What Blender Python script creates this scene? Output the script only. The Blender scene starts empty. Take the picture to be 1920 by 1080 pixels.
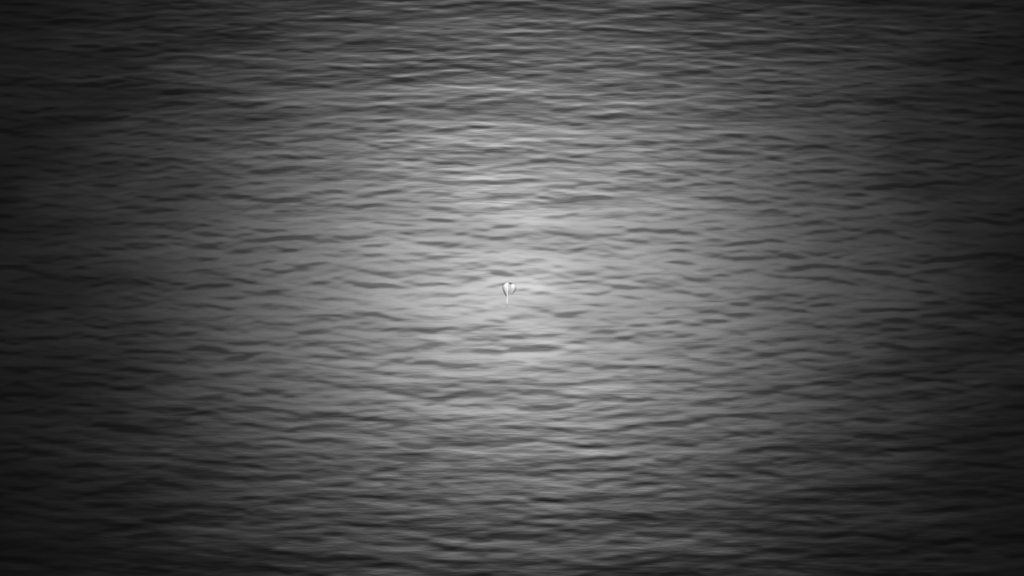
import bpy, bmesh, math, random
import numpy as np
from mathutils import Vector, Matrix

R = math.radians
S = bpy.context.scene
C = S.collection

# ------------------------------------------------------------------ camera
CAM_H, DEP, HFOV = 228.0, R(60.0), R(36.0)
cd = bpy.data.cameras.new('camera')
cd.sensor_width = 36.0
cd.angle = HFOV
cd.clip_start, cd.clip_end = 0.5, 60000.0
cam = bpy.data.objects.new('camera', cd)
C.objects.link(cam)
cam.location = (0, 0, CAM_H)
cam.rotation_euler = (R(90) - DEP, 0, 0)
S.camera = cam

# ------------------------------------------------------------------ sky and sun (mono sensor: everything grey)
SUN_EL, SUN_AZ = R(60.0), R(0.7)         # azimuth measured from +Y (straight ahead), negative = left
w = bpy.data.worlds.new('World')
S.world = w
w.use_nodes = True
wn, wl = w.node_tree.nodes, w.node_tree.links
wn.clear()
sky = wn.new('ShaderNodeTexSky')
sky.sky_type = 'NISHITA'
sky.sun_disc = False
sky.sun_elevation = SUN_EL
sky.sun_rotation = SUN_AZ
bw = wn.new('ShaderNodeRGBToBW')
bg = wn.new('ShaderNodeBackground')
bg.inputs['Strength'].default_value = 0.05
wo = wn.new('ShaderNodeOutputWorld')
wl.new(sky.outputs[0], bw.inputs[0])
wl.new(bw.outputs[0], bg.inputs['Color'])
wl.new(bg.outputs[0], wo.inputs[0])

sl = bpy.data.lights.new('sun', 'SUN')
sl.energy = 5.0
sl.angle = R(0.53)
sl.color = (1, 1, 1)
sun = bpy.data.objects.new('sun', sl)
C.objects.link(sun)
sd = Vector((math.sin(SUN_AZ) * math.cos(SUN_EL), math.cos(SUN_AZ) * math.cos(SUN_EL), math.sin(SUN_EL)))
sun.rotation_euler = (sd).to_track_quat('Z', 'Y').to_euler()

S.view_settings.view_transform = 'Standard'
S.view_settings.look = 'None'
S.view_settings.exposure = 0.0
S.view_settings.gamma = 1.0


def tag(o, label=None, cat=None, group=None, kind=None):
    for k, v in (('label', label), ('category', cat), ('group', group), ('kind', kind)):
        if v:
            o[k] = v
    return o


# ------------------------------------------------------------------ sea
GLOSS, STREAK_SHADE = 0.265, 0.38  # gloss colour, and the share of it left in the painted shade streaks


def sea_material():
    m = bpy.data.materials.new('sea_water')
    m.use_nodes = True
    n, l = m.node_tree.nodes, m.node_tree.links
    n.clear()
    out = n.new('ShaderNodeOutputMaterial')
    tc = n.new('ShaderNodeTexCoord')
    # small wind ripples, longer across the wind than along it
    def ripple(sx, sy, scale, detail, rough):
        mp = n.new('ShaderNodeMapping')
        mp.inputs['Scale'].default_value = (sx, sy, 1)
        nz = n.new('ShaderNodeTexNoise')
        nz.inputs['Scale'].default_value = scale
        nz.inputs['Detail'].default_value = detail
        nz.inputs['Roughness'].default_value = rough
        l.new(tc.outputs['Object'], mp.inputs[0])
        l.new(mp.outputs[0], nz.inputs['Vector'])
        return nz
    r1 = ripple(0.16, 1.0, 1.1, 3, 0.5)
    b1 = n.new('ShaderNodeBump')
    b1.inputs['Strength'].default_value = 1.0
    b1.inputs['Distance'].default_value = 0.015
    l.new(r1.outputs[0], b1.inputs['Height'])
    # patches of rougher and calmer water
    r3 = ripple(0.35, 1.0, 0.11, 3, 0.55)
    mr = n.new('ShaderNodeMapRange')
    mr.inputs['From Min'].default_value = 0.3
    mr.inputs['From Max'].default_value = 0.7
    mr.inputs['To Min'].default_value = 0.235
    mr.inputs['To Max'].default_value = 0.275
    l.new(r3.outputs[0], mr.inputs['Value'])
    # reflectance: dark wave streaks are shade painted into the gloss colour
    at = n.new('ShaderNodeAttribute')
    at.attribute_name = 'streak_shade'
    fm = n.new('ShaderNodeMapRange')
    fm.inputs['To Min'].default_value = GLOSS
    fm.inputs['To Max'].default_value = GLOSS * STREAK_SHADE
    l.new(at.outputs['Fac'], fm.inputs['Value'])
    tg = n.new('ShaderNodeCombineXYZ')
    tg.inputs[1].default_value = 1.0
    gls = []
    for dist, off in (('GGX', 0.0), ('BECKMANN', 0.015)):
        gl = n.new('ShaderNodeBsdfAnisotropic')
        gl.distribution = dist
        gl.inputs['Anisotropy'].default_value = 0.14
        ad = n.new('ShaderNodeMath')
        ad.inputs[1].default_value = off
        l.new(mr.outputs[0], ad.inputs[0])
        l.new(ad.outputs[0], gl.inputs['Roughness'])
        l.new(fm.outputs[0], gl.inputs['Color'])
        l.new(tg.outputs[0], gl.inputs['Tangent'])
        l.new(b1.outputs[0], gl.inputs['Normal'])
        gls.append(gl)
    gm = n.new('ShaderNodeMixShader')
    gm.inputs[0].default_value = 0.6
    l.new(gls[0].outputs[0], gm.inputs[1])
    l.new(gls[1].outputs[0], gm.inputs[2])
    df = n.new('ShaderNodeBsdfDiffuse')
    df.inputs['Color'].default_value = (0.002, 0.002, 0.002, 1)
    fr = n.new('ShaderNodeFresnel')
    fr.inputs['IOR'].default_value = 1.34
    mx = n.new('ShaderNodeMixShader')
    l.new(b1.outputs[0], fr.inputs['Normal'])
    l.new(fr.outputs[0], mx.inputs[0])
    l.new(df.outputs[0], mx.inputs[1])
    l.new(gm.outputs[0], mx.inputs[2])
    l.new(mx.outputs[0], out.inputs['Surface'])
    return m


def wave_field(nx, ny, dx, dy, seed, lam, spread, crest, fan=0.22):
    """random long-crested wind sea: crests run along x, wavelengths near lam, crest length near crest"""
    rng = np.random.default_rng(seed)
    kx = 2 * np.pi * np.fft.fftfreq(nx, dx)[None, :]
    ky = 2 * np.pi * np.fft.fftfreq(ny, dy)[:, None]
    k0 = 2 * np.pi / lam
    a = np.abs(ky) + 1e-6
    amp = np.exp(-(np.log(a / k0)) ** 2 / (2 * spread ** 2)) * np.exp(-(kx * crest / (2 * np.pi)) ** 2 / 2) * np.exp(-(kx / a / fan) ** 2 / 2)
    amp = amp / (a / k0)
    f = np.fft.fft2(rng.standard_normal((ny, nx))) * amp
    h = np.real(np.fft.ifft2(f))
    return h / h.std()


SLOPE, LEAN = 0.0096, 0.08                   # rms slope of the waves, and how far their crests lean


def build_sea():
    dx, dy = 0.24, 0.18
    X0, X1, Y0, Y1 = -150.0, 150.0, 60.0, 235.0
    nx, ny = int((X1 - X0) / dx), int((Y1 - Y0) / dy)
    xs = X0 + dx * np.arange(nx)
    ys = Y0 + dy * np.arange(ny)
    h = (0.030 * wave_field(nx, ny, dx, dy, 5, 2.6, 0.38, 7.0)
         + 0.010 * wave_field(nx, ny, dx, dy, 8, 1.6, 0.30, 3.4)
         + 0.050 * wave_field(nx, ny, dx, dy, 11, 9.0, 0.45, 16.0))
    h *= SLOPE / np.gradient(h, dy, axis=0).std()
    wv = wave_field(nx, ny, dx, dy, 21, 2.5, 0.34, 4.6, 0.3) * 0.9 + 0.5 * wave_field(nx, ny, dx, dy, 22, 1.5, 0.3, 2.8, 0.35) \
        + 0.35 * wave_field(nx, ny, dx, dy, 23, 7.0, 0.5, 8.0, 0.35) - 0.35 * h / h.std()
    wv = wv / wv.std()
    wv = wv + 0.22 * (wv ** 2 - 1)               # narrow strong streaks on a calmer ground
    streak_shade = np.clip((wv / wv.std() + 1.2) / 3.8, 0, 1)  # mask of the wave shade painted into the gloss
    streak_shade = streak_shade * streak_shade * (3 - 2 * streak_shade)
    # fade to flat at the rim of the detailed part
    fx = np.clip(np.minimum(xs - X0, X1 - xs) / 14.0, 0, 1)
    fy = np.clip(np.minimum(ys - Y0, Y1 - ys) / 14.0, 0, 1)
    env = fy[:, None] * fx[None, :]
    h *= env
    # extra far rows and columns out to the horizon
    g = dx * 1.6 ** np.arange(1, 26)
    g = np.cumsum(g)
    g = np.append(g[g < 30000], 34000.0)
    xa = np.concatenate([X0 - g[::-1], xs, xs[-1] + g])
    ya = np.concatenate([Y0 - g[::-1], ys, ys[-1] + g])
    k = len(g)
    H = np.zeros((len(ya), len(xa)))
    H[k:k + ny, k:k + nx] = h
    FM = np.full(H.shape, streak_shade.mean())
    FM[k:k + ny, k:k + nx] = streak_shade * env + streak_shade.mean() * (1 - env)
    XX, YY = np.meshgrid(xa, ya)
    YY = YY - LEAN / SLOPE * H                     # crests lean towards the wind's lee: steep fronts, gentle backs
    co = np.stack([XX, YY, H], -1).reshape(-1, 3).astype(np.float32)
    NX, NY = len(xa), len(ya)
    idx = np.arange(NX * NY).reshape(NY, NX)
    q = np.stack([idx[:-1, :-1], idx[:-1, 1:], idx[1:, 1:], idx[1:, :-1]], -1).reshape(-1, 4).astype(np.int32)
    me = bpy.data.meshes.new('sea')
    me.vertices.add(len(co))
    me.vertices.foreach_set('co', co.ravel())
    me.loops.add(q.size)
    me.loops.foreach_set('vertex_index', q.ravel())
    me.polygons.add(len(q))
    me.polygons.foreach_set('loop_start', np.arange(0, q.size, 4, dtype=np.int32))
    me.polygons.foreach_set('loop_total', np.full(len(q), 4, dtype=np.int32))
    me.polygons.foreach_set('use_smooth', np.ones(len(q), dtype=bool))
    me.update(calc_edges=True)
    fa = me.attributes.new('streak_shade', 'FLOAT', 'POINT')
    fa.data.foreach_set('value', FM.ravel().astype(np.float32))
    me.materials.append(sea_material())
    o = bpy.data.objects.new('sea', me)
    C.objects.link(o)
    return tag(o, kind='structure')


build_sea()


# ------------------------------------------------------------------ balloon drifting above the water
def paint(name, col, rough, bump=0.0, scale=6.0):
    m = bpy.data.materials.new(name)
    m.use_nodes = True
    n, l = m.node_tree.nodes, m.node_tree.links
    p = n['Principled BSDF']
    p.inputs['Roughness'].default_value = rough
    nz = n.new('ShaderNodeTexNoise')
    nz.inputs['Scale'].default_value = scale
    nz.inputs['Detail'].default_value = 4
    tc = n.new('ShaderNodeTexCoord')
    l.new(tc.outputs['Object'], nz.inputs['Vector'])
    cr = n.new('ShaderNodeValToRGB')
    cr.color_ramp.elements[0].color = (col * 0.88,) * 3 + (1,)
    cr.color_ramp.elements[1].color = (min(col * 1.08, 1),) * 3 + (1,)
    l.new(nz.outputs[0], cr.inputs[0])
    l.new(cr.outputs[0], p.inputs['Base Color'])
    if bump:
        b = n.new('ShaderNodeBump')
        b.inputs['Distance'].default_value = bump
        l.new(nz.outputs[0], b.inputs['Height'])
        l.new(b.outputs[0], p.inputs['Normal'])
    return m


PALE = paint('pale_film', 0.58, 0.55, 0.02, 4.0)
DARK = paint('dark_seam', 0.16, 0.6)
CORD = paint('pale_cord', 0.74, 0.5)

# local frame at the balloon: u = right, v = up in the picture, n = towards the camera
DIST = 126.0
fwd = Vector((0, math.cos(DEP), -math.sin(DEP)))
ORG = Vector((0, 0, CAM_H)) + fwd * DIST
PX = 2 * math.tan(HFOV / 2) * DIST / 1920


def link(name, me, mat, parent):
    me.materials.append(mat)
    for p in me.polygons:
        p.use_smooth = True
    o = bpy.data.objects.new(name, me)
    C.objects.link(o)
    o.parent = parent
    return o


def lobe(name, parent, prof, depth, yaw, mat, pinch=0.5, shift=Vector((0, 0, 0))):
    """inflated membrane lobe: prof = list of (height along axis, centre x, half width); flattened across, creased at its ends"""
    bm = bmesh.new()
    N = 28
    rings = []
    for (z, cx, r) in prof:
        ring = []
        for i in range(N):
            a = 2 * math.pi * i / N
            rr = r * (1 + 0.04 * math.sin(5 * a + z * 9))
            ring.append(bm.verts.new((cx + rr * math.cos(a), rr * depth * math.sin(a), z)))
        rings.append(ring)
    for a, b in zip(rings, rings[1:]):
        for i in range(N):
            bm.faces.new((a[i], a[(i + 1) % N], b[(i + 1) % N], b[i]))
    bm.faces.new(rings[0][::-1])
    bm.faces.new(rings[-1])
    bmesh.ops.rotate(bm, verts=bm.verts, cent=(0, 0, 0), matrix=Matrix.Rotation(yaw, 3, 'Z'))
    bmesh.ops.translate(bm, verts=bm.verts, vec=shift)
    bmesh.ops.recalc_face_normals(bm, faces=bm.faces)
    me = bpy.data.meshes.new(name)
    bm.to_mesh(me)
    bm.free()
    o = link(name, me, mat, parent)
    s = o.modifiers.new('smooth', 'SUBSURF')
    s.levels = s.render_levels = 2
    return o


def tube(name, pts, rad, mat, parent, n=8):
    bm = bmesh.new()
    rings = []
    for i, p in enumerate(pts):
        p = Vector(p)
        t = (Vector(pts[min(i + 1, len(pts) - 1)]) - Vector(pts[max(i - 1, 0)])).normalized()
        a = t.cross(Vector((0.2, 1, 0.1))).normalized()
        b = t.cross(a)
        r = rad[i] if isinstance(rad, (list, tuple)) else rad
        rings.append([bm.verts.new(p + a * r * math.cos(2 * math.pi * k / n) + b * r * math.sin(2 * math.pi * k / n)) for k in range(n)])
    for A, B in zip(rings, rings[1:]):
        for k in range(n):
            bm.faces.new((A[k], A[(k + 1) % n], B[(k + 1) % n], B[k]))
    bm.faces.new(rings[0][::-1])
    bm.faces.new(rings[-1])
    bmesh.ops.recalc_face_normals(bm, faces=bm.faces)
    me = bpy.data.meshes.new(name)
    bm.to_mesh(me)
    bm.free()
    return link(name, me, mat, parent)


bal = bpy.data.objects.new('balloon', None)
C.objects.link(bal)
bal.empty_display_size = 0.3
tag(bal, 'small pale balloon with two puffy lobes and a trailing cord, drifting over the sea', 'balloon')
# tip the whole balloon so that its length lies across the line of sight (it drifts tilted in the wind)
bal.rotation_euler = (-DEP - R(25), 0, 0)
bal.scale = (1, 1, 1.1)
bal.location = ORG


def P(px, py, d=0.0):
    """picture offset in photo pixels from the centre cross -> local x, depth, height"""
    return Vector(((px - 960) * PX, -d, (540 - py) * PX))


def profile(rows):
    return [((540 - y) * PX, (cx - 960) * PX, hw * PX) for (y, cx, hw) in rows]


lobe('lobe', bal, profile([(558, 950.6, .5), (555, 950.6, 1.6), (551, 950.4, 3.0), (546, 949.4, 5.0), (541, 948.9, 6.3),
                           (537, 949.0, 6.5), (533.5, 950.2, 4.4), (531, 951.2, 2.9), (529, 951.6, .8)]), 0.85, 0, PALE)
r = lobe('lobe', bal, profile([(552.5, 959.8, .6), (549.5, 960.2, 2.2), (545, 961.6, 5.2), (540, 962.2, 6.4), (536, 961.9, 5.4),
                               (533, 960.5, 2.3), (532, 960.2, .7)]), 0.8, 0, PALE)
# dark seams: the outer edge of the left lobe, the notch between the tops, the crease between the lobes
tube('seam', [P(942.6, 537, .05), P(942.8, 541, .1), P(944.4, 545.5, .13), P(946.6, 550, .12), P(949, 554.5, .08), P(950.4, 557, .02)],
     [.024, .044, .058, .062, .05, .02], DARK, bal)
tube('seam', [P(943.6, 536, .02), P(945.2, 533.2, .05), P(947.6, 531, .05), P(950.5, 529, .05), P(954, 529.3, .05)],
     [.012, .035, .03, .018, .012], DARK, bal)
tube('seam', [P(954, 530, .05), P(956.3, 531.5, .08), P(958.6, 532.5, .08), P(961, 531.8, .04)], [.02, .06, .065, .02], DARK, bal)
tube('crease', [P(955.4, 533, .0), P(955.2, 540, .05), P(956.2, 546, .05), P(958, 551, .02)], [.03, .035, .035, .012], paint('grey_crease', .5, .6), bal)
# trailing cord
tube('cord', [P(952.4, 540, .26), P(951.8, 548, .2), P(951.2, 556, .04), P(950.9, 562, .02), P(950.8, 568, .0), P(950.9, 575, -.02)],
     [.035, .05, .066, .064, .06, .025], CORD, bal)
